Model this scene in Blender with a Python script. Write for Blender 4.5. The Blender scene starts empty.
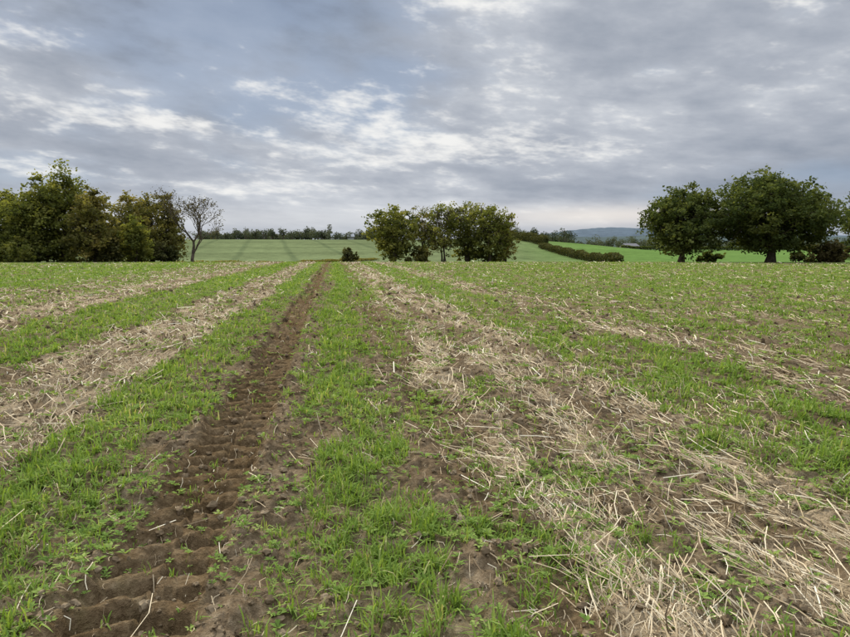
import bpy, math, numpy as np
from mathutils import Vector
rng = np.random.default_rng(7)
YAW = math.radians(8.0)      # camera looks 8 deg right of the crop rows (+Y)
CAMH = 1.6
F = np.array([math.sin(YAW), math.cos(YAW)]); R = np.array([math.cos(YAW), -math.sin(YAW)])
scene = bpy.context.scene

# ------------------------------------------------------------------ noise
def vn(x, y, seed=0):
    x = np.asarray(x, float); y = np.asarray(y, float)
    xi = np.floor(x).astype(np.int64); yi = np.floor(y).astype(np.int64)
    fx = x-xi; fy = y-yi
    fx = fx*fx*(3-2*fx); fy = fy*fy*(3-2*fy)
    def h(a, b):
        v = (a*374761393+b*668265263+seed*1442695041) & 0xffffffff
        v = ((v ^ (v >> 13))*1274126177) & 0xffffffff
        v = v ^ (v >> 16)
        return v/4294967295.0
    a = h(xi, yi); b = h(xi+1, yi); c = h(xi, yi+1); d = h(xi+1, yi+1)
    return (a*(1-fx)+b*fx)*(1-fy)+(c*(1-fx)+d*fx)*fy
def fbm(x, y, seed=0, o=3):
    s = 0; a = .5; t = 0
    for i in range(o):
        s = s+a*vn(x*2**i, y*2**i, seed+i*17); t += a; a *= .5
    return s/t
def ss(a, b, x):
    t = np.clip((x-a)/(b-a), 0, 1); return t*t*(3-2*t)

# ------------------------------------------------------------------ terrain
TRX = -0.92
def track_u(x, y):
    return x-(TRX+0.06*(vn(y*0.16, y*0+3.3, 5)-.5)*2)
def H(x, y, fine=True):
    x = np.asarray(x, float); y = np.asarray(y, float)
    D = x*F[0]+y*F[1]; A = x*R[0]+y*R[1]
    z = -1.2*ss(82, 125, D)
    w = 1-ss(15, 125, A-0.12*(D-200))
    hill = 8.2*ss(120, 330, D)*w*(1-0.45*ss(340, 700, D))
    hill = hill*(0.92+0.16*fbm(x/120., y/120., 3, 2))
    z = z+hill
    z = z+2.6*ss(125, 520, D)*(1-w)
    z = z+1.0*(fbm(x/90., y/90., 8, 2)-.5)*ss(100, 200, D)
    z = z+14*ss(800, 2600, D)
    if fine:
        near = 1-ss(50, 80, D)
        u = track_u(x, y)
        ue = u+0.04*(fbm(x*4, y*4, 48, 2)-.5)*2
        au = np.abs(ue)
        inside = 1-ss(0.22, 0.31, au)
        P = 0.27
        right = u > 0
        ph = (y+np.where(right, .40, .85)*au+0.08*(fbm(x*2.2, y*2.2, 40, 2)-.5))/P+np.where(right, 0, .5)
        fr = np.abs((ph % 1.0)-.5)*2
        wobb = 0.26*(fbm(x*8, y*8, 44, 2)-.5)
        lug = (1-ss(.40, .56, fr+wobb))*(1-ss(.21, .26, au))*ss(-.02, .03, au)
        lug = lug*ss(-.10, .5, vn(x*1.7, y*1.7, 46)+.28*right)
        ridge = ss(.62, .9, fr+wobb)*(1-ss(.21, .28, au))
        z = z-near*(0.04*inside+0.085*lug-.018*ridge)
        z = z+near*0.05*np.exp(-((au-.37)/.08)**2)*ss(.3, .9, vn(x*5, y*5, 47))
        u2 = x-1.0-0.05*(vn(y*.12, y*0+3.3, 5)-.5)*2
        a2 = np.abs(u2)
        ph2 = (y-.5*a2)/P
        lug2 = (1-ss(.3, .6, np.abs((ph2 % 1)-.5)*2+wobb))*(1-ss(.18, .26, a2))
        z = z-near*(0.02*(1-ss(.2, .3, a2))+0.03*lug2*vn(x*1.5, y*1.5, 60))
        rough = 0.8+0.8*fbm(x*.8, y*.8, 71, 2)
        rough = rough*(1-0.5*inside)
        cl = fbm(x*11+3*vn(x*5, y*5, 90), y*11, 13, 2)
        z = z+near*rough*(0.05*(fbm(x*1.3, y*1.3, 11, 2)-.5)
                          + 0.055*(fbm(x*5, y*5, 12, 2)-.5)
                          + 0.035*ss(.5, .75, cl)
                          + 0.022*(fbm(x*30, y*30, 14, 2)-.5))
        z = z+near*0.014*np.sin(x*2*math.pi/0.62+1)
    return z

gX = [-300, -60, -30, -20, -16, -14, -12.5, -10, -9.3, -8.7, -8.2, -6.9, -6.3, -4.5, -4.1, -2.55, -2.35, -1.7, -1.4, -1.2, -.6, -.5, -.2, -.12, .44, .60, 1.25, 1.5, 3.0, 3.35, 4.8, 5.2, 6.2, 6.8, 9, 11, 14, 20, 40, 300]
gV = [.6, .6, .6, .6, .78, .72, .4, .35, .5, .5, .2, .22, .8, .85, .2, .14, .85, .76, .48, .28, .12, .40, .40, .96, .94, .42, .38, .30, .16, .76, .82, .32, .26, .58, .5, .56, .5, .6, .56, .6]
sX = [-300, -20, -14, -12, -10, -8.4, -7, -6.3, -4.4, -4.0, -3.4, -3.2, -2.9, -2.55, -2.2, -.1, 1.1, 1.3, 1.45, 1.65, 1.85, 2.05, 2.25, 2.5, 2.75, 2.9, 3.15, 3.4, 4.8, 5.3, 6.2, 7, 12, 300]
sV = [.25, .25, .25, .55, .5, .75, .75, .15, .15, .75, .9, .4, .9, .8, .14, .10, .18, .5, .92, .92, .35, .4, .98, .98, .4, .95, .85, .4, .2, .7, .6, .35, .3, .25]
def warpx(x, y):
    return x+0.38*(fbm(x*.5, y*.25, 21, 2)-.5)*2+0.28*(fbm(x*2.5, y*1.6, 22, 3)-.5)*2
def green(x, y):
    xw = warpx(x, y)
    g = np.interp(xw, gX, gV)
    n = fbm(x*3.0, y*1.7, 31, 3)
    n2 = fbm(x*.45, y*.15, 32, 2)
    return np.clip(g*(0.75+.5*n2)+1.35*(n-.5)-.05, 0, 1)*ss(0.0, .3, g)
def straw(x, y):
    xw = warpx(x, y)
    s = np.interp(xw, sX, sV)
    n = fbm(x*2.6+5, y*.8, 33, 4)
    return np.clip(s*(0.9)+1.3*(n-.5)*(.3+s), 0, 1)

# ------------------------------------------------------------------ mesh helper
def build(name, V, polys, mats, attrs=None, matidx=None, smooth=False):
    me = bpy.data.meshes.new(name)
    V = np.ascontiguousarray(V, dtype=np.float32)
    me.vertices.add(len(V)); me.vertices.foreach_set('co', V.ravel())
    nl = sum(p.size for p in polys); npoly = sum(len(p) for p in polys)
    me.loops.add(nl); me.polygons.add(npoly)
    idx = np.concatenate([p.ravel() for p in polys]).astype(np.int32)
    tot = np.concatenate([np.full(len(p), p.shape[1], np.int32) for p in polys])
    st = np.concatenate([[0], np.cumsum(tot)[:-1]]).astype(np.int32)
    me.loops.foreach_set('vertex_index', idx)
    me.polygons.foreach_set('loop_start', st)
    if matidx is not None:
        me.polygons.foreach_set('material_index', np.ascontiguousarray(matidx, dtype=np.int32))
    me.polygons.foreach_set('use_smooth', np.full(npoly, smooth))
    me.update(calc_edges=True)
    for k, a in (attrs or {}).items():
        if a.ndim == 1:
            at = me.attributes.new(k, 'FLOAT', 'POINT'); at.data.foreach_set('value', a.astype(np.float32))
        else:
            at = me.attributes.new(k, 'FLOAT_COLOR', 'POINT')
            c = np.ones((len(a), 4), np.float32); c[:, :3] = a; at.data.foreach_set('color', c.ravel())
    for m in mats: me.materials.append(m)
    ob = bpy.data.objects.new(name, me); scene.collection.objects.link(ob)
    return ob

# ------------------------------------------------------------------ node helper
class NT:
    def __init__(s, nt): s.nt = nt; s.n = nt.nodes; s.l = nt.links
    def put(s, sock, v):
        if isinstance(v, bpy.types.NodeSocket): s.l.new(v, sock)
        elif v is not None: sock.default_value = v
    def math(s, op, a, b=None, clamp=False):
        n = s.n.new('ShaderNodeMath'); n.operation = op; n.use_clamp = clamp
        s.put(n.inputs[0], a)
        if b is not None: s.put(n.inputs[1], b)
        return n.outputs[0]
    def vmath(s, op, a, b=None):
        n = s.n.new('ShaderNodeVectorMath'); n.operation = op
        s.put(n.inputs[0], a)
        if b is not None: s.put(n.inputs[1], b)
        return n
    def noise(s, vec, scale, detail=4, rough=.55, dist=0):
        n = s.n.new('ShaderNodeTexNoise'); s.put(n.inputs['Vector'], vec)
        n.inputs['Scale'].default_value = scale; n.inputs['Detail'].default_value = detail
        n.inputs['Roughness'].default_value = rough; n.inputs['Distortion'].default_value = dist
        return n.outputs['Fac']
    def ramp(s, f, stops):
        n = s.n.new('ShaderNodeValToRGB'); s.put(n.inputs[0], f)
        e = n.color_ramp.elements
        while len(e) < len(stops): e.new(.5)
        for i, (p, c) in enumerate(stops):
            e[i].position = p; e[i].color = (*c, 1) if len(c) == 3 else c
        return n.outputs[0]
    def mix(s, f, a, b, mode='MIX'):
        n = s.n.new('ShaderNodeMix'); n.data_type = 'RGBA'; n.blend_type = mode
        s.put(n.inputs[0], f); 
        s.put(n.inputs[6], (*a, 1) if isinstance(a, tuple) and len(a) == 3 else a)
        s.put(n.inputs[7], (*b, 1) if isinstance(b, tuple) and len(b) == 3 else b)
        return n.outputs[2]
    def attr(s, name):
        n = s.n.new('ShaderNodeAttribute'); n.attribute_name = name; return n
    def mapr(s, v, a, b, c=0, d=1, smooth=False):
        n = s.n.new('ShaderNodeMapRange'); s.put(n.inputs[0], v)
        if smooth: n.interpolation_type = 'SMOOTHSTEP'
        for i, q in enumerate((a, b, c, d)): n.inputs[i+1].default_value = q
        return n.outputs[0]
def newmat(name):
    m = bpy.data.materials.new(name); m.use_nodes = True
    m.node_tree.nodes.clear(); t = NT(m.node_tree)
    out = t.n.new('ShaderNodeOutputMaterial')
    return m, t, out

def leafmat(name, stops, transl=.35, attrn='tint'):
    m, t, out = newmat(name)
    c = t.ramp(t.attr(attrn).outputs['Fac'], stops)
    d = t.n.new('ShaderNodeBsdfDiffuse'); t.put(d.inputs['Color'], c)
    tr = t.n.new('ShaderNodeBsdfTranslucent')
    c2 = t.mix(1.0, c, (1.3, 1.3, .6), 'MULTIPLY')
    t.put(tr.inputs['Color'], c2)
    mx = t.n.new('ShaderNodeMixShader'); mx.inputs[0].default_value = transl
    t.l.new(d.outputs[0], mx.inputs[1]); t.l.new(tr.outputs[0], mx.inputs[2])
    t.l.new(mx.outputs[0], out.inputs[0])
    return m
def simplemat(name, stops, attrn='tint'):
    m, t, out = newmat(name)
    p = t.n.new('ShaderNodeBsdfDiffuse')
    if attrn: f = t.attr(attrn).outputs['Fac']
    else:
        tc = t.n.new('ShaderNodeTexCoord'); f = t.noise(tc.outputs['Object'], 3, 3)
    t.put(p.inputs['Color'], t.ramp(f, stops))
    t.l.new(p.outputs[0], out.inputs[0]); return m

# ------------------------------------------------------------------ ground
def axis(lo, c0, c1, hi, step, g):
    a = list(np.arange(c0, c1, step))
    x = c1; s = step; up = []
    while x < hi: up.append(x); s = step+g*(x-c1); x += s
    up.append(hi)
    dn = []; x = c0
    while x > lo:
        s = step+g*(c0-x); x -= s; dn.append(max(x, lo))
    return np.array(dn[::-1]+a+up)
xs = axis(-5000, -3.6, 3.6, 5000, .016, .021)
ya = axis(-60, 2.0, 7.5, 6000, .016, .0145)
yb = ya[ya < 2.0][::3]; ys = np.concatenate([yb, ya[ya >= 2.0]])
GX, GY = np.meshgrid(xs, ys)
X = GX.ravel(); Y = GY.ravel()
Z = H(X, Y)
nx, ny = len(xs), len(ys)
I = (np.arange(ny-1)[:, None]*nx+np.arange(nx-1)[None, :]).ravel()
Q = np.stack([I, I+1, I+nx+1, I+nx], 1)
D = X*F[0]+Y*F[1]; A = X*R[0]+Y*R[1]
g = green(X, Y); s = straw(X, Y)
hillw = 1-ss(15, 60, A-0.12*(D-200))
lines = np.abs(((X+2*fbm(X/90, Y/90, 9, 2)+.10*Y)/14.0) % 1-.5)*2
lm = (1-ss(.05, .18, lines))
pale = np.array([.110, .132, .060]); dk = np.array([.062, .080, .038])
hc = pale*(1-.5*lm[:, None])+dk*.5*lm[:, None]
hc = hc*(0.72+.56*fbm(X/25, Y/9, 90, 3))[:, None]
bright = np.array([.090, .148, .038])*(0.85+.3*fbm(X/30, Y/12, 91, 3))[:, None]
zone = hc*hillw[:, None]+bright*(1-hillw[:, None])
woods = ss(650, 900, D)[:, None]
zone = zone*(1-woods)+np.array([.07, .10, .06])*woods
zm = ss(95, 118, D+6*(fbm(X/14, Y/14, 92, 2)-.5))
gm, t, out = newmat('field_soil')
geo = t.n.new('ShaderNodeNewGeometry'); P = geo.outputs['Position']
n1 = t.noise(P, 1.3, 3, .6); n2 = t.noise(P, 22, 4, .7); n3 = t.noise(P, 130, 2, .7)
soil = t.ramp(n2, [(.25, (.066, .046, .026)), (.5, (.145, .105, .062)), (.75, (.25, .192, .12))])
soil = t.mix(t.mapr(n1, .35, .65), soil, t.mix(1.0, soil, (.74, .71, .66), 'MULTIPLY'))
soil = t.mix(t.attr('wet').outputs['Fac'], soil, t.mix(1.0, soil, (.78, .72, .62), 'MULTIPLY'))
mp = t.n.new('ShaderNodeMapping'); t.l.new(P, mp.inputs[0]); mp.inputs['Scale'].default_value = (60, 12, 30)
mp.inputs['Rotation'].default_value = (0, 0, .25)
sf = t.noise(mp.outputs[0], 1, 3, .7)
mpb = t.n.new('ShaderNodeMapping'); t.l.new(P, mpb.inputs[0]); mpb.inputs['Scale'].default_value = (5, 1.6, 3)
sfb = t.noise(mpb.outputs[0], 1, 4, .75)
sth = t.math('ADD', t.math('MULTIPLY', sf, .8), t.math('MULTIPLY', sfb, .5))
sth = t.math('ADD', sth, t.math('MULTIPLY', t.attr('straw').outputs['Fac'], .50))
smask = t.mapr(sth, .92, 1.12)
straww = t.ramp(n3, [(.3, (.20, .15, .085)), (.65, (.40, .31, .195))])
col = t.mix(t.math('MULTIPLY', smask, .72), soil, straww)
gth = t.math('ADD', t.math('MULTIPLY', t.attr('green').outputs['Fac'], .8), t.math('MULTIPLY', t.noise(mpb.outputs[0], 3.1, 4, .8), .75))
gmask = t.mapr(gth, .60, .95)
gcol = t.ramp(n2, [(.3, (.085, .125, .03)), (.7, (.16, .215, .05))])
col = t.mix(t.math('MULTIPLY', gmask, t.attr('gfar').outputs['Fac']), col, gcol)
zn = t.noise(P, .35, 5, .75)
zc = t.mix(1.0, t.attr('zone').outputs['Color'], t.ramp(zn, [(.3, (.68, .68, .68)), (.7, (1.28, 1.25, 1.22))]), 'MULTIPLY')
col = t.mix(t.attr('zm').outputs['Fac'], col, zc)
p = t.n.new('ShaderNodeBsdfDiffuse'); t.put(p.inputs['Color'], col)
bh = t.math('ADD', t.math('MULTIPLY', n2, .03), t.math('MULTIPLY', n3, .007))
b = t.n.new('ShaderNodeBump'); b.inputs['Strength'].default_value = .9; b.inputs['Distance'].default_value = 1
t.put(b.inputs['Height'], bh); t.l.new(b.outputs[0], p.inputs['Normal'])
t.l.new(p.outputs[0], out.inputs[0])
au = np.abs(track_u(X, Y))
wet = np.clip((1-ss(.22, .36, au))*(.5+.7*vn(X*2, Y*2, 80))+.5*(1-ss(.2, .35, np.abs(X-1))), 0, 1)*(1-zm)
build('ground', np.stack([X, Y, Z], 1), [Q], [gm],
      dict(green=g, straw=s*(1-.30*ss(25, 70, D))+.12*ss(6, 20, D)*s, wet=wet, gfar=np.clip(.08+ss(6, 40, D), 0, .88), zone=zone, zm=zm), smooth=True)

# ------------------------------------------------------------------ scatter helper
def scatter(n, k, r0=2.0, r1=92, rk=4.0, half=math.radians(40)):
    r = np.linspace(r0, r1, 4000)
    pdf = r*np.minimum(1, (rk/r)**k); c = np.cumsum(pdf); c /= c[-1]
    rr = np.interp(rng.random(n), c, r)
    az = YAW+(rng.random(n)*2-1)*half
    return rr*np.sin(az), rr*np.cos(az), rr

# grass ------------------------------------------------------------
x, y, r = scatter(140000, 1.7)
gg = green(x, y)
au = np.abs(track_u(x, y))
gg = gg*(1-.9*(1-ss(.25, .33, au)))
clump = fbm(x*8, y*6, 35, 2)
pk = np.clip((gg-.26)*1.6, 0, 1)**1.15*np.clip(3.2*(clump-.36), .02, 1.15)+.026
keep = rng.random(len(x)) < pk
x, y, r, gg = x[keep], y[keep], r[keep], gg[keep]
nb = 6
tx = np.repeat(x, nb); ty = np.repeat(y, nb); rr = np.repeat(r, nb); tg = np.repeat(gg, nb)
n = len(tx); sc = np.maximum(1, rr/4.0)
tx = tx+rng.normal(0, .018, n)*sc**.5; ty = ty+rng.normal(0, .018, n)*sc**.5
tz = H(tx, ty)-.006
hs = np.repeat(rng.uniform(.6, 1.3, n//nb), nb)
L = (0.04+0.085*rng.random(n)**1.3)*(0.6+.65*tg)*sc**.08*hs
W = (0.0022+.0026*rng.random(n))*sc**.78
th = rng.random(n)*2*math.pi
lean = .2+.9*rng.random(n)**1.1
dx, dy = np.cos(th), np.sin(th); px, py = -dy, dx
def ribbon(h, zf, w):
    return np.stack([tx+dx*L*h+px*w, ty+dy*L*h+py*w, tz+L*zf], 1)
m_h = lean*.35; t_h = lean*1.0; m_z = .55*(1-.25*lean); t_z = 1-.62*lean**1.5
V = np.stack([ribbon(0, 0, W*.7), ribbon(0, 0, -W*.7), ribbon(m_h, m_z, W), ribbon(m_h, m_z, -W),
              ribbon((m_h+t_h)*.52, (m_z+t_z)*.54, W*.7), ribbon((m_h+t_h)*.52, (m_z+t_z)*.54, -W*.7), ribbon(t_h, t_z, 0)], 1)
o = np.arange(n)*7
Q1 = np.stack([o, o+1, o+3, o+2], 1); Q2 = np.stack([o+2, o+3, o+5, o+4], 1); T1 = np.stack([o+4, o+5, o+6], 1)
tint = np.clip(rng.normal(.5, .2, n)+.4*(fbm(tx*.8, ty*.8, 55, 2)-.5)+np.repeat(rng.normal(0, .12, n//nb), nb), 0, 1)
grassm = leafmat('grass_blade', [(0, (.095, .150, .028)), (.5, (.175, .255, .052)), (.85, (.27, .335, .09)), (1, (.40, .36, .17))], .4)
build('grass', V.reshape(-1, 3), [Q1, Q2, T1], [grassm], dict(tint=np.repeat(tint, 7)))

# straw ------------------------------------------------------------
x, y, r = scatter(350000, 1.6)
st_ = straw(x, y); au = np.abs(track_u(x, y))
st_ = st_*(1-.8*(1-ss(.27, .36, au)))
keep = rng.random(len(x)) < np.clip((st_-.12)*1.15, 0, .9)*np.clip(2.6*(fbm(x*5, y*3, 36, 3)-.30), .08, 1.1)+.03
x, y, r = x[keep], y[keep], r[keep]; st_ = st_[keep]; n = len(x); sc = np.maximum(1, r/4.0)
longs = rng.random(n) < np.where(st_ > .25, .48, .12)
L = np.where(longs, .08+.25*rng.random(n)**1.7, .02+.07*rng.random(n))*sc**.15; W = np.where(longs, .0016, .0010)*(1+1.1*rng.random(n))*sc**.8
th = math.pi/2+.15+rng.normal(0, .58, n)+.7*(vn(x*.8, y*.8, 77)-.5)*2
dx, dy = np.cos(th), np.sin(th)
stand = rng.random(n) < .12
tilt = np.where(stand, rng.uniform(.4, 1.5, n), np.abs(rng.normal(0, .16, n)))
L = np.where(stand, .03+L*.45, L)
def P3(f, w, roll):
    hx = x+dx*np.cos(tilt)*L*f-dy*w*np.cos(roll); hy = y+dy*np.cos(tilt)*L*f+dx*w*np.cos(roll)
    return hx, hy, np.sin(tilt)*L*f+w*np.sin(roll)
roll = rng.uniform(-1, 1, n)
z0 = H(x, y); z1 = H(x+dx*np.cos(tilt)*L, y+dy*np.cos(tilt)*L)
bend = rng.normal(0, .014, n)
pts = []
for f in (0, .5, 1):
    zb = np.where(stand, z0, z0*(1-f)+z1*f)+.005
    off = bend*(1-abs(2*f-1))
    for w in (W, -W):
        hx, hy, hz = P3(f, w, roll)
        pts.append(np.stack([hx-dy*off, hy+dx*off, zb+hz+np.abs(off)*.5+.004], 1))
V = np.stack(pts, 1); o = np.arange(n)*6
tint = np.clip(rng.normal(.5, .24, n), 0, 1)
strawm = simplemat('dry_straw', [(0, (.15, .105, .06)), (.45, (.39, .30, .18)), (.8, (.57, .47, .31)), (1, (.67, .60, .44))])
build('straw_stubble', V.reshape(-1, 3), [np.stack([o, o+1, o+3, o+2], 1), np.stack([o+2, o+3, o+5, o+4], 1)], [strawm], dict(tint=np.repeat(tint, 6)))

# broad-leaved seedlings -------------------------------------------
x, y, r = scatter(105000, 1.75, r1=70)
gg = green(x, y)
cl = fbm(x*1.5, y*1.5, 66, 2)
keep = rng.random(len(x)) < np.clip(.09+.30*gg+(cl-.5)*1.4, 0.04, .7)*np.where(np.abs(track_u(x, y)) < .25, .2, 1)
x, y, r = x[keep], y[keep], r[keep]
nb = 6
x = np.repeat(x, nb); y = np.repeat(y, nb); r = np.repeat(r, nb); n = len(x); sc = np.maximum(1, r/4)
size = np.repeat(.009+.032*rng.random(n//nb)**1.8, nb)*rng.uniform(.7, 1.2, n)*sc**.6
th = np.tile(np.arange(nb), n//nb)*2.4+np.repeat(rng.random(n//nb)*6, nb)
dx, dy = np.cos(th), np.sin(th); z = H(x, y)+.004+np.repeat(rng.uniform(0, .02, n//nb), nb)
up = rng.uniform(.1, .8, n)
def lp(f, w, zz): return np.stack([x+dx*size*f-dy*size*w, y+dy*size*f+dx*size*w, z+size*zz*up], 1)
V = np.stack([lp(.1, 0, 0), lp(.55, .28, .75), lp(.55, 0, .55), lp(.55, -.28, .75), lp(1.15, 0, .8)], 1); o = np.arange(n)*5
tint = np.clip(np.repeat(rng.normal(.5, .2, n//nb), nb)+rng.normal(0, .08, n), 0, 1)
weedm = leafmat('seedling_leaf', [(0, (.09, .14, .03)), (.5, (.17, .245, .055)), (1, (.30, .35, .10))], .3)
build('weed_seedlings', V.reshape(-1, 3), [np.stack([o, o+2, o+1], 1), np.stack([o, o+3, o+2], 1), np.stack([o+1, o+2, o+4], 1), np.stack([o+2, o+3, o+4], 1)], [weedm], dict(tint=np.repeat(tint, 5)))

# clods ---------------------------------------------------------------
import bmesh
bm = bmesh.new(); bmesh.ops.create_icosphere(bm, subdivisions=2, radius=1)
iv = np.array([v.co[:] for v in bm.verts]); ifc = np.array([[v.index for v in f.verts] for f in bm.faces]); bm.free()
x, y, r = scatter(24000, 1.9, r1=30)
at_ = np.abs(track_u(x, y))
keep = rng.random(len(x)) < np.where(at_ < .28, .4, np.where(at_ < .6, 1.0, .6))*(1-.5*green(x, y)); x, y, r = x[keep], y[keep], r[keep]
n = len(x); size = (.004+.026*rng.random(n)**4)*np.maximum(1, r/6)**.5
k = len(iv)
rn = 1+.38*(rng.random((n, k))-.5)*2*.8
dirs = iv[None]*rn[:, :, None]*size[:, None, None]*rng.uniform(.6, 1.3, (n, 1, 3))
V = dirs+np.stack([x, y, H(x, y)+size*.25], 1)[:, None, :]
fc = (ifc[None]+(np.arange(n)*k)[:, None, None]).reshape(-1, 3)
clodm = simplemat('soil_clod', [(0, (.066, .046, .026)), (.5, (.145, .105, .062)), (1, (.25, .192, .12))])
build('soil_clods', V.reshape(-1, 3), [fc], [clodm], dict(tint=np.repeat(np.clip(rng.normal(.5, .2, n), 0, 1), k)))

# ------------------------------------------------------------------ trees
def tube(path, rad, ns=6):
    path = np.asarray(path, float); rad = np.asarray(rad, float); m = len(path)
    T = np.gradient(path, axis=0); T /= np.linalg.norm(T, axis=1)[:, None]+1e-9
    ref = np.array([1., .13, .05]); U = np.cross(T, ref); U /= np.linalg.norm(U, axis=1)[:, None]+1e-9; W = np.cross(T, U)
    a = np.arange(ns)/ns*2*math.pi
    V = path[:, None]+rad[:, None, None]*(np.cos(a)[None, :, None]*U[:, None]+np.sin(a)[None, :, None]*W[:, None])
    i = np.arange(m-1)[:, None]*ns; j = np.arange(ns)[None]; j2 = (j+1) % ns
    return V.reshape(-1, 3), np.stack([i+j, i+j2, i+ns+j2, i+ns+j], -1).reshape(-1, 4)
class Acc:
    def __init__(s): s.v = []; s.q = []; s.m = []; s.t = []; s.n = 0
    def add(s, V, Q, mi, tint):
        s.v.append(V); s.q.append(Q+s.n); s.m.append(np.full(len(Q), mi)); s.t.append(np.broadcast_to(tint, (len(V),)).astype(float)); s.n += len(V)
def leaves(C, size, rr_, tint, acc, flat=.6):
    n = len(C)
    a = rr_.normal(size=(n, 3)); a[:, 2] *= flat; a /= np.linalg.norm(a, axis=1)[:, None]
    b = np.cross(a, rr_.normal(size=(n, 3))); b /= np.linalg.norm(b, axis=1)[:, None]+1e-9
    s1 = (size*rr_.uniform(.5, 1.2, n))[:, None]; s2 = s1*rr_.uniform(.45, .8, (n, 1))
    V = np.stack([C-a*s1, C+b*s2-a*s1*.1, C+a*s1, C-b*s2+a*s1*.15], 1).reshape(-1, 3)
    o = np.arange(n)*4
    acc.add(V, np.stack([o, o+1, o+2, o+3], 1), 1, np.repeat(tint, 4))
barkm = simplemat('bark', [(.3, (.05, .04, .03)), (.7, (.12, .095, .07))], attrn=None)
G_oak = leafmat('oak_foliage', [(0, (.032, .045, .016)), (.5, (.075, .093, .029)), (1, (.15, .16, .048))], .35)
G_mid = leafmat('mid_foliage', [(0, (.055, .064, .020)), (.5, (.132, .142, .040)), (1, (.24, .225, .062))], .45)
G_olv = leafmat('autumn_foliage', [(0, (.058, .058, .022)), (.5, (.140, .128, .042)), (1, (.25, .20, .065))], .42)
G_hdg = leafmat('hedge_foliage', [(0, (.028, .032, .016)), (.5, (.065, .066, .026)), (1, (.12, .110, .04))], .25)
G_brn = leafmat('brown_foliage', [(0, (.04, .034, .018)), (.5, (.095, .078, .035)), (1, (.15, .125, .05))], .25)
def gpos(u, Dp):
    a = (u-425)/642.*Dp
    xy = F*Dp+R*a
    return xy[0], xy[1]
def tree(name, u, wpx, vtop, Dp, mat, seed, cb=.08, nl=26, nleaf=9000, leaf=.23, lobe=.27, trunk=.028, stems=1, tw=2, shape=1.0, full=False):
    rr_ = np.random.default_rng(seed)
    x0, y0 = gpos(u, Dp); z0 = float(H(np.array([x0]), np.array([y0]), False)[0])
    top = 1.6+(250-vtop)/642.*Dp; hgt = top-z0; wid = wpx/642.*Dp
    acc = Acc(); base = hgt*cb; cz = (base+hgt)/2; hz = (hgt-base)/2; hw = wid/2
    lr = lobe*min(wid, hgt)
    L = []
    tries = 0
    while len(L) < nl and tries < 6000:
        tries += 1
        rl = lr*rr_.uniform(.5, 1.15)
        if full:
            zz = rr_.random()**.9; ang = rr_.random()*2*math.pi; q = rr_.random()**.4
            prof = (1-max(0, (zz-.30)/.70)**2.1)*(.86+.14*min(1, zz/.3))
            c = np.array([math.cos(ang)*q*(hw-.55*rl)*prof, math.sin(ang)*q*(hw-.55*rl)*prof, base+rl*.3+zz*(hgt-base-rl*.95)])
        else:
            d = rr_.normal(size=3); d /= np.linalg.norm(d); q = rr_.random()**.35
            ztaper = 1-.22*max(0, d[2])*shape
            c = np.array([d[0]*(hw-rl*.6)*q*ztaper, d[1]*(hw-rl*.6)*q*ztaper, cz+np.sign(d[2])*abs(d[2])**.85*(hz-rl*.62)*q])
        if all(np.linalg.norm((c-o[0])) > .55*lr for o in L) or tries > 2500: L.append((c, rl))
    stm = []
    for k in range(stems):
        ox = rr_.normal(0, .10*hw*(stems > 1), 2); lean = rr_.normal(0, .05*hgt+.10*hw*(stems > 1), 2)
        tt = np.linspace(0, 1, 9)
        path = np.stack([ox[0]+lean[0]*tt**1.5+.02*hgt*np.sin(tt*5+k), ox[1]+lean[1]*tt**1.5, tt*hgt*.72-.15], 1)
        rad = trunk*hgt*(1-.85*tt)*(1+.5*np.exp(-tt*14))/math.sqrt(stems)
        V, Qd = tube(path, rad, 8); acc.add(V, Qd, 0, .5); stm.append((path, rad))
    for c, rl in L:
        path0, rad0 = stm[rr_.integers(len(stm))]
        k = int(np.clip(np.searchsorted(path0[:, 2], c[2]*.62), 1, 7)); s0 = path0[k]
        tt = np.linspace(0, 1, 6)[:, None]
        mid = (s0+c)/2+np.array([0, 0, .06*hgt])*rr_.uniform(-.5, 1)+rr_.normal(0, .03*hgt, 3)
        pth = (1-tt)**2*s0+2*tt*(1-tt)*mid+tt**2*c
        V, Qd = tube(pth, np.linspace(rad0[k]*.6, .02, 6), 5); acc.add(V, Qd, 0, .5)
        for _ in range(tw):
            e = c+np.clip(rr_.normal(0, .5, 3), -.8, .8)*rl; m2 = (c+e)/2+rr_.normal(0, .1, 3)*rl
            V, Qd = tube(np.array([pth[4], m2, e]), [.05, .03, .012], 4); acc.add(V, Qd, 0, .5)
    wts = np.array([l[1]**2 for l in L]); wts /= wts.sum()
    for (c, rl), wq in zip(L, wts):
        nn = int(nleaf*wq*rr_.uniform(.7, 1.2))
        nc = max(6, int(nn/20))
        d = rr_.normal(size=(nc, 3)); d /= np.linalg.norm(d, axis=1)[:, None]
        q = rr_.random(nc)**.4*1.12
        sp = c+d*(rl*q)[:, None]*np.array([1, 1, .85])
        sp = sp[sp[:, 2] > .05*hgt*(cb > .05)+.1]
        if len(sp) == 0: continue
        ii = rr_.integers(len(sp), size=nn)
        C = sp[ii]+rr_.normal(0, .19*rl**.6, (nn, 3))*np.array([1.1, 1.1, .85])
        C[:, 2] = np.maximum(C[:, 2], .08)
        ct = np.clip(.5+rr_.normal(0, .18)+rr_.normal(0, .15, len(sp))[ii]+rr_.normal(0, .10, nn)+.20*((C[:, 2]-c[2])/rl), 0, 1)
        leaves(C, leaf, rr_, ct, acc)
    V = np.concatenate(acc.v)
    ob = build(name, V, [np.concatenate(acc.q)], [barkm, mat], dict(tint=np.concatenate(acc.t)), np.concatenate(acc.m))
    ob.location = (x0, y0, z0)
    return ob
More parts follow.
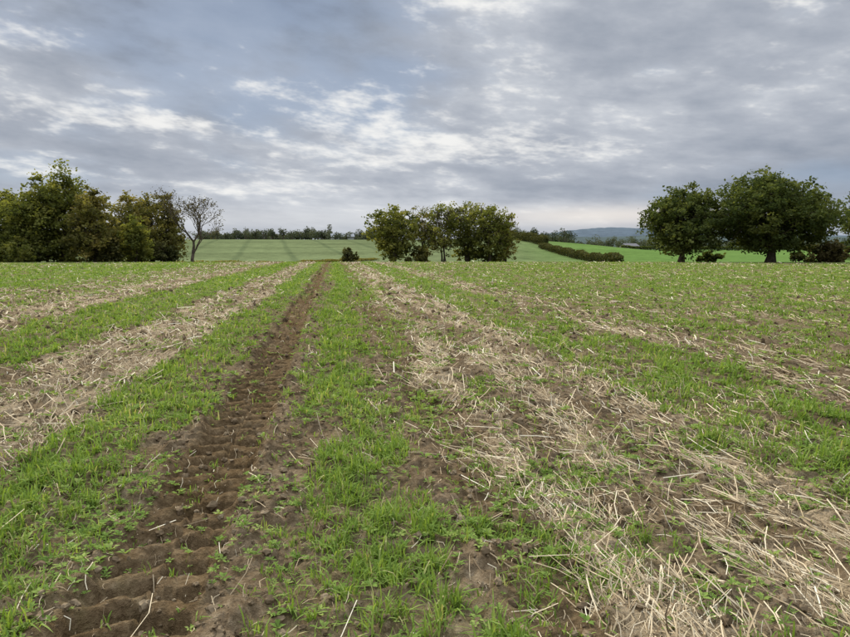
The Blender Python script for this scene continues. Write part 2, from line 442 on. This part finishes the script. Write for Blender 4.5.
tree('deciduous_tree', -22, 70, 190, 90, G_mid, 1, .02, 34, 11000, full=True)
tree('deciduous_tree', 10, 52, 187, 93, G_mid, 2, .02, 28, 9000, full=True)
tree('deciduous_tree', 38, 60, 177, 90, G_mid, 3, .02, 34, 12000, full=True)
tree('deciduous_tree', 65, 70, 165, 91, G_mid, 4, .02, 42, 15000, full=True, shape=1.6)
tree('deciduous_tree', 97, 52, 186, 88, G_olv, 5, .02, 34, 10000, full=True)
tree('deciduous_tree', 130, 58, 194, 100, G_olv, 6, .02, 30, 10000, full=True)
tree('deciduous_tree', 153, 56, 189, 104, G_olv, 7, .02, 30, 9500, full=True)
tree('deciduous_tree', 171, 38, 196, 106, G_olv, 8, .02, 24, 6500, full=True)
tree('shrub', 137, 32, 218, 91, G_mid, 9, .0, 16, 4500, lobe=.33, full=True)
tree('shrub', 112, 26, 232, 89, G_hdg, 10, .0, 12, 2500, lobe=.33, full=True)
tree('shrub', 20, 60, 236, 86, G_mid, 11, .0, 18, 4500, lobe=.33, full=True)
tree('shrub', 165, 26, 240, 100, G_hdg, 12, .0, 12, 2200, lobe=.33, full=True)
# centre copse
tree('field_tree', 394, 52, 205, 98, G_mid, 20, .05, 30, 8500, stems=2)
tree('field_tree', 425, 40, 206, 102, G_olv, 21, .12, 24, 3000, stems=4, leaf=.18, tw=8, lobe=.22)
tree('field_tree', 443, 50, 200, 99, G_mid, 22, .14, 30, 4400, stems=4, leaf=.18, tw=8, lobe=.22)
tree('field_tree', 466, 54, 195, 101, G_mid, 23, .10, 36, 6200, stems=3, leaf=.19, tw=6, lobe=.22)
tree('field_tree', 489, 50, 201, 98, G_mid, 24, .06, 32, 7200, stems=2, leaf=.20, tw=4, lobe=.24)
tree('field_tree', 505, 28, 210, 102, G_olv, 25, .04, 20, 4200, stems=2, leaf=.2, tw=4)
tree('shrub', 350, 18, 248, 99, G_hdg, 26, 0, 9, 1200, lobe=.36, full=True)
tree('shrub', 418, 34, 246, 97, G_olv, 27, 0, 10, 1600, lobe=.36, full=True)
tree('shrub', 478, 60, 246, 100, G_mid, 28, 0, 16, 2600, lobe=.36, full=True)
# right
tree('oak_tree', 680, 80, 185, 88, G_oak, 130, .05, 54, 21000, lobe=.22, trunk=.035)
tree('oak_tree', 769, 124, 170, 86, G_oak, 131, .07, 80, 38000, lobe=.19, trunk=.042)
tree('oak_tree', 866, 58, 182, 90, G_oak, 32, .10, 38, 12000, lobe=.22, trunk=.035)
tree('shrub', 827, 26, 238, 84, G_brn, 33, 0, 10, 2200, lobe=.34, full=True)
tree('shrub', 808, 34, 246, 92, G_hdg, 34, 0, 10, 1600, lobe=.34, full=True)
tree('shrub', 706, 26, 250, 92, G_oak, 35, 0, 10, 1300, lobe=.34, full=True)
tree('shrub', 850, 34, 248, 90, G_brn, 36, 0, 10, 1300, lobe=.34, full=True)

# bare tree ------------------------------------------------------------
def bare(name, u, vtop, Dp, seed, wmul=1.2):
    rr_ = np.random.default_rng(seed); x0, y0 = gpos(u, Dp); z0 = float(H(np.array([x0]), np.array([y0]), False)[0])
    hgt = 1.6+(250-vtop)/642.*Dp-z0; acc = Acc(); tips = []
    def grow(p, d, L, r, lev):
        m = 5; pts = [p]; dd = d.copy()
        for i in range(m):
            dd = dd+rr_.normal(0, .09, 3)+np.array([0, 0, .04]); dd /= np.linalg.norm(dd); pts.append(pts[-1]+dd*L/m)
        V, Qd = tube(np.array(pts), np.linspace(r, r*.62, m+1), 6 if lev < 2 else 4); acc.add(V, Qd, 0, .5)
        if lev >= 5: tips.append(pts[-1]); tips.append(pts[3]); return
        for k in range(3):
            ax = rr_.normal(size=3); ax -= ax.dot(dd)*dd; ax /= np.linalg.norm(ax)
            sp = rr_.uniform(.3, .8); nd = dd*math.cos(sp)+ax*math.sin(sp)
            st = pts[-1] if k < 2 else pts[rr_.integers(2, 5)]
            grow(st, nd, L*rr_.uniform(.68, .86), max(r*.58, .018), lev+1)
    grow(np.array([0, 0, -.1]), np.array([.03, 0, 1.]), hgt*.26, hgt*.017, 0)
    tips = np.array(tips); tips = tips[rr_.random(len(tips)) < .7]
    C = np.repeat(tips, 4, 0)+rr_.normal(0, .22, (len(tips)*4, 3))
    leaves(C, .11, rr_, rr_.random(len(C)), acc)
    V = np.concatenate(acc.v); zmx = V[:, 2].max()
    k = hgt/zmx; V = V*np.array([k*wmul, k*wmul, k])
    ob = build(name, V, [np.concatenate(acc.q)], [barkm, G_brn], dict(tint=np.concatenate(acc.t)), np.concatenate(acc.m))
    ob.location = (x0, y0, z0)
bare('bare_tree', 193, 188, 94, 12, 1.35)

# hedge ------------------------------------------------------------------
def hedge(name, u0, D0, u1, D1, h, w, mat, seed, n, leaf=.22, vary=.3, sc=40):
    rr_ = np.random.default_rng(seed); a = np.array(gpos(u0, D0)); b = np.array(gpos(u1, D1)); tt = rr_.random(n)
    hh = h*((1-vary/2)+vary*vn(tt*sc, tt*0, seed)); side = rr_.uniform(-.5, .5, n)*w
    zz = hh*np.sqrt(rr_.random(n))
    d = b-a; nrm = np.array([-d[1], d[0]])/np.linalg.norm(d)
    xy = a+d*tt[:, None]+nrm*side[:, None]; z = H(xy[:, 0], xy[:, 1], False)+zz
    acc = Acc()
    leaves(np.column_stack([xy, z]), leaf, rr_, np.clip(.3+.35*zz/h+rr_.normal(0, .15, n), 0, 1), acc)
    ns = 50
    for i in range(ns):
        q = a+d*(i+.5)/ns; zq = float(H(q[:1], q[1:], False)[0])
        V, Qd = tube([[q[0], q[1], zq-.1], [q[0]+.1, q[1], zq+h*.3], [q[0], q[1]+.1, zq+h*.6]], [.08, .05, .02], 5); acc.add(V, Qd, 0, .5)
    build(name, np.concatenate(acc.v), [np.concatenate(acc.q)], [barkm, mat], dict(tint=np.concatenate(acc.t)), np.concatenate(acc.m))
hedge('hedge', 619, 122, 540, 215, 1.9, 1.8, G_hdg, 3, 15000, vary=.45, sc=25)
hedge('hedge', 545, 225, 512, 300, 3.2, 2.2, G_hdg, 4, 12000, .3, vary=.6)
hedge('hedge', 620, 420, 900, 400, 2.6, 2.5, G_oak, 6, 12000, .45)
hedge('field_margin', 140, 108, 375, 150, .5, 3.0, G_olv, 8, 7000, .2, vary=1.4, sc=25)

# distant trees --------------------------------------------------------
acc = Acc(); rr_ = np.random.default_rng(99)
def dtree(u, Dp, h, w):
    x0, y0 = gpos(u, Dp); z0 = float(H(np.array([x0]), np.array([y0]), False)[0])
    n = int(380); lf = max(.5, Dp/642*1.25)
    nlb = 6; lc = rr_.normal(0, .22, (nlb, 3))*np.array([w, w, h*.7])+np.array([0, 0, h*.5])
    ii = rr_.integers(nlb, size=n); d = rr_.normal(size=(n, 3)); d /= np.linalg.norm(d, axis=1)[:, None]
    C = lc[ii]+d*np.array([w*.3, w*.3, h*.27])*(rr_.random((n, 1))**.4); C[:, 2] = np.clip(C[:, 2], 0, h*1.05)
    tn = rr_.normal(.5, .2)
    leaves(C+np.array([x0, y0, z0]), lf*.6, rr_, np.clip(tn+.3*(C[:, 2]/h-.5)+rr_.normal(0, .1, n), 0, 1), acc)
    V, Qd = tube([[x0, y0, z0-.2], [x0, y0, z0+h*.5], [x0, y0, z0+h*.8]], [.4, .25, .1], 5); acc.add(V, Qd, 0, .5)
for i in range(90):
    u = 200+178*(i+rr_.random())/90; dtree(u, rr_.uniform(335, 400), rr_.uniform(3.5, 6.5)*(1.5 if rr_.random() < .2 else 1), rr_.uniform(4, 9))
for i in range(22):
    u = 505+65*(i+rr_.random())/22; dtree(u, rr_.uniform(330, 420), rr_.uniform(5, 9), rr_.uniform(5, 9))
for i in range(100):
    u = 515+370*(i+rr_.random())/100; dtree(u, rr_.uniform(520, 800), rr_.uniform(8, 14.5), rr_.uniform(8, 15))
for i in range(24):
    u = -40+230*(i+rr_.random())/24; dtree(u, rr_.uniform(240, 300), rr_.uniform(3, 6), rr_.uniform(5, 8))
m_dt = leafmat('distant_foliage', [(0, (.044, .054, .038)), (.5, (.082, .092, .058)), (1, (.135, .135, .08))], .2)
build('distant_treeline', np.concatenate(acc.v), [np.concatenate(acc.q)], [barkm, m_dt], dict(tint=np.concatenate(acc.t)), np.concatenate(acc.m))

# distant wooded hills --------------------------------------------------
def hills(name, D0, us, vs, col, seed, amp):
    uu = np.linspace(us[0], us[-1], 700); vv = np.interp(uu, us, vs)
    top = 1.6+(250-vv)/642*D0; top = top+amp*(fbm(uu/3., uu*0, seed, 4)-.5)*2
    prof = [(0, -.2), (.15, .35), (.4, .7), (.75, .93), (1, 1), (1.4, .9), (2.2, .3)]
    V = []
    for q, hz in prof:
        Dd = D0-500+500*q
        a = (uu-425)/642*D0
        V.append(np.stack([F[0]*Dd+R[0]*a, F[1]*Dd+R[1]*a, top*hz+amp*.6*(fbm(uu/2.5, uu*0+q*9, seed+3, 3)-.5)*2], 1))
    V = np.concatenate(V); k = len(uu); I = (np.arange(len(prof)-1)[:, None]*k+np.arange(k-1)[None]).ravel()
    m, t, out = newmat(name+'_hazed_woods'); geo = t.n.new('ShaderNodeNewGeometry')
    f = t.noise(geo.outputs['Position'], .02, 6, .7)
    c = t.ramp(f, [(.3, tuple(np.array(col)*.8)), (.7, tuple(np.array(col)*1.2))])  # distance haze put into the woods' base colour as a bluish tint
    d = t.n.new('ShaderNodeBsdfDiffuse'); t.put(d.inputs['Color'], c); t.l.new(d.outputs[0], out.inputs[0])
    build(name, V, [np.stack([I, I+1, I+k+1, I+k], 1)], [m], smooth=True)
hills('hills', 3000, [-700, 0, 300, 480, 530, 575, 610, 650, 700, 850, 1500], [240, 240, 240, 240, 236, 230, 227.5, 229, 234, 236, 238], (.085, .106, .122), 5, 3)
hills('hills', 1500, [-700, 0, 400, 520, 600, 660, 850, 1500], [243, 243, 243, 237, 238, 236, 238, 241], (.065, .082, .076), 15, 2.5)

# farm buildings ---------------------------------------------------------
def barn(u, Dp, w, dpt, hw_, hr, wallc, roofc, rot):
    x0, y0 = gpos(u, Dp); z0 = float(H(np.array([x0]), np.array([y0]), False)[0])
    e = bpy.data.objects.new('farm_barn', None); scene.collection.objects.link(e); e.location = (x0, y0, z0); e.rotation_euler[2] = rot
    a, b_ = w/2, dpt/2
    V = np.array([[-a, -b_, -.5], [a, -b_, -.5], [a, b_, -.5], [-a, b_, -.5], [-a, -b_, hw_], [a, -b_, hw_], [a, b_, hw_], [-a, b_, hw_], [-a, 0, hr-.05], [a, 0, hr-.05]])
    wl = build('walls', V, [np.array([[0, 1, 5, 4], [2, 3, 7, 6]]), np.array([[1, 2, 6, 9, 5], [3, 0, 4, 8, 7]])], [simplemat('barn_wall', [(.3, tuple(np.array(wallc)*.85)), (.7, wallc)], None)])
    V = np.array([[-a-.4, -b_-.5, hw_-.2], [a+.4, -b_-.5, hw_-.2], [a+.4, 0, hr+.1], [-a-.4, 0, hr+.1], [-a-.4, b_+.5, hw_-.2], [a+.4, b_+.5, hw_-.2]])
    rf = build('roof', V, [np.array([[0, 1, 2, 3], [3, 2, 5, 4]])], [simplemat('barn_roof', [(.3, tuple(np.array(roofc)*.85)), (.7, roofc)], None)])
    V = np.array([[-2, -b_-.03, -.4], [2, -b_-.03, -.4], [2, -b_-.03, hw_*.75], [-2, -b_-.03, hw_*.75]])
    dr = build('door', V, [np.array([[0, 1, 2, 3]])], [simplemat('barn_door', [(.3, (.05, .05, .05)), (.7, (.07, .07, .07))], None)])
    for o_ in (wl, rf, dr): o_.parent = e
barn(628, 505, 12, 9, 3, 5.0, (.28, .25, .22), (.17, .16, .16), .2)
barn(343, 350, 12, 7, 2.0, 3.4, (.35, .35, .33), (.24, .25, .26), .05)

# ------------------------------------------------------------------ sky
SUN_AZ = math.radians(-28); SUN_EL = math.radians(38)
w = bpy.data.worlds.new('World'); scene.world = w; w.use_nodes = True
w.node_tree.nodes.clear(); t = NT(w.node_tree)
out = t.n.new('ShaderNodeOutputWorld'); bg = t.n.new('ShaderNodeBackground')
sky = t.n.new('ShaderNodeTexSky'); sky.sky_type = 'NISHITA'; sky.sun_disc = False
sky.sun_elevation = SUN_EL; sky.sun_rotation = SUN_AZ
tc = t.n.new('ShaderNodeTexCoord'); Dv = t.vmath('NORMALIZE', tc.outputs['Generated']).outputs[0]
sep = t.n.new('ShaderNodeSeparateXYZ'); t.l.new(Dv, sep.inputs[0]); dx, dy, dz = sep.outputs
el = t.math('MULTIPLY', t.math('ARCSINE', dz), 180/math.pi)
az = t.math('SUBTRACT', t.math('MULTIPLY', t.math('ARCTAN2', dx, dy), 180/math.pi), 8.0)
dzp = t.math('MAXIMUM', dz, 0.0)
vz = t.math('MULTIPLY', t.math('POWER', t.math('ADD', dzp, .01), .58), 10.5)
vz = t.math('ADD', vz, t.math('MULTIPLY', dx, 1.0))
cmb = t.n.new('ShaderNodeCombineXYZ'); t.put(cmb.inputs[0], t.math('MULTIPLY', dx, 4.0)); t.put(cmb.inputs[1], t.math('MULTIPLY', dy, 4.0)); t.put(cmb.inputs[2], vz)
C = cmb.outputs[0]
nA = t.noise(C, .62, 3, .45); nB = t.noise(C, 1.7, 5, .55); nC = t.noise(C, 6.5, 3, .6)
def blob(u, v, su, sv, amp):
    a0 = math.degrees(math.atan((u-425)/642)); k = math.cos(math.radians(a0))
    e0 = math.degrees(math.atan((250-v)/642*k)); sa = su/642*57.3*k*k; se = sv/642*57.3
    q1 = t.math('DIVIDE', t.math('SUBTRACT', az, a0), sa); q2 = t.math('DIVIDE', t.math('SUBTRACT', el, e0), se)
    q = t.math('ADD', t.math('MULTIPLY', q1, q1), t.math('MULTIPLY', q2, q2))
    return t.math('MULTIPLY', t.math('EXPONENT', t.math('MULTIPLY', q, -1.0)), amp)
def add(*a):
    r_ = a[0]
    for q in a[1:]: r_ = t.math('ADD', r_, q)
    return r_
def cen(n, k): return t.math('MULTIPLY', t.math('SUBTRACT', n, .5), k)
val = add(cen(nA, .9), cen(nB, 1.05), cen(nC, .16), .47, blob(330, 120, 200, 50, .18), blob(470, 10, 90, 30, .20), blob(60, 40, 130, 45, -.16), blob(260, 15, 110, 28, -.16), blob(330, 214, 500, 14, .20), blob(60, 165, 200, 14, -.04), blob(720, 20, 200, 40, .06))
cl = t.ramp(val, [(0.0, (.22, .255, .325)), (.25, (.30, .34, .41)), (.5, (.42, .455, .52)), (.75, (.61, .64, .69)), (1.0, (.84, .85, .86))])
gapn = t.mapr(add(cen(nA, -1.0), cen(nB, .5), .47, blob(190, 80, 230, 60, .14)), .48, .68, smooth=True)
skyc = t.mix(1.0, sky.outputs[0], (.055, .055, .055), 'MULTIPLY')
skyb = t.mix(.6, skyc, (.33, .45, .66))
cl = t.mix(t.math('MULTIPLY', gapn, .55), cl, skyb)
br = add(cen(nA, .4), cen(nB, 1.35), cen(nC, .85), blob(320, 125, 190, 45, .25), blob(520, 150, 110, 14, .25), blob(470, 8, 70, 26, .28), blob(790, 2, 100, 18, .22), blob(190, 127, 45, 8, .32), blob(40, 122, 120, 12, .20))
brm = t.mapr(br, .12, .55, smooth=True)
cl = t.mix(t.math('MULTIPLY', brm, .84), cl, (.96, .95, .92))
cl = t.mix(blob(600, 217, 130, 9, .65), cl, (.94, .84, .74))
cl = t.mix(blob(280, 220, 320, 11, .45), cl, (.82, .82, .82))
cl = t.mix(t.mapr(el, 4, -1, 0, .5), cl, (.66, .69, .74))
ze = t.mapr(el, 24, 60, 1.0, 5.8)  # unseen sky above the view brightened to lift light on the scene
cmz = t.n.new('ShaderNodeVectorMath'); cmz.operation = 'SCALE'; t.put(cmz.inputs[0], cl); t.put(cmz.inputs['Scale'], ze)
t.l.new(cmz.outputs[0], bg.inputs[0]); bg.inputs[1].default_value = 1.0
t.l.new(bg.outputs[0], out.inputs[0])

sd = Vector((math.sin(SUN_AZ)*math.cos(SUN_EL), math.cos(SUN_AZ)*math.cos(SUN_EL), math.sin(SUN_EL)))
sl = bpy.data.lights.new('sun', 'SUN'); sl.energy = 4.0; sl.angle = math.radians(8); sl.color = (1, .93, .80)
so = bpy.data.objects.new('sun', sl); scene.collection.objects.link(so); so.rotation_euler = (-sd).to_track_quat('-Z', 'Y').to_euler()

cam = bpy.data.cameras.new('camera'); cam.sensor_width = 36; cam.lens = 36*642/850; cam.clip_end = 12000; cam.clip_start = .05
co = bpy.data.objects.new('camera', cam); scene.collection.objects.link(co)
co.location = (0, 0, CAMH); co.rotation_euler = (math.radians(90-6.1), 0, -YAW)
scene.camera = co
scene.view_settings.view_transform = 'Standard'; scene.view_settings.look = 'None'; scene.view_settings.exposure = 0
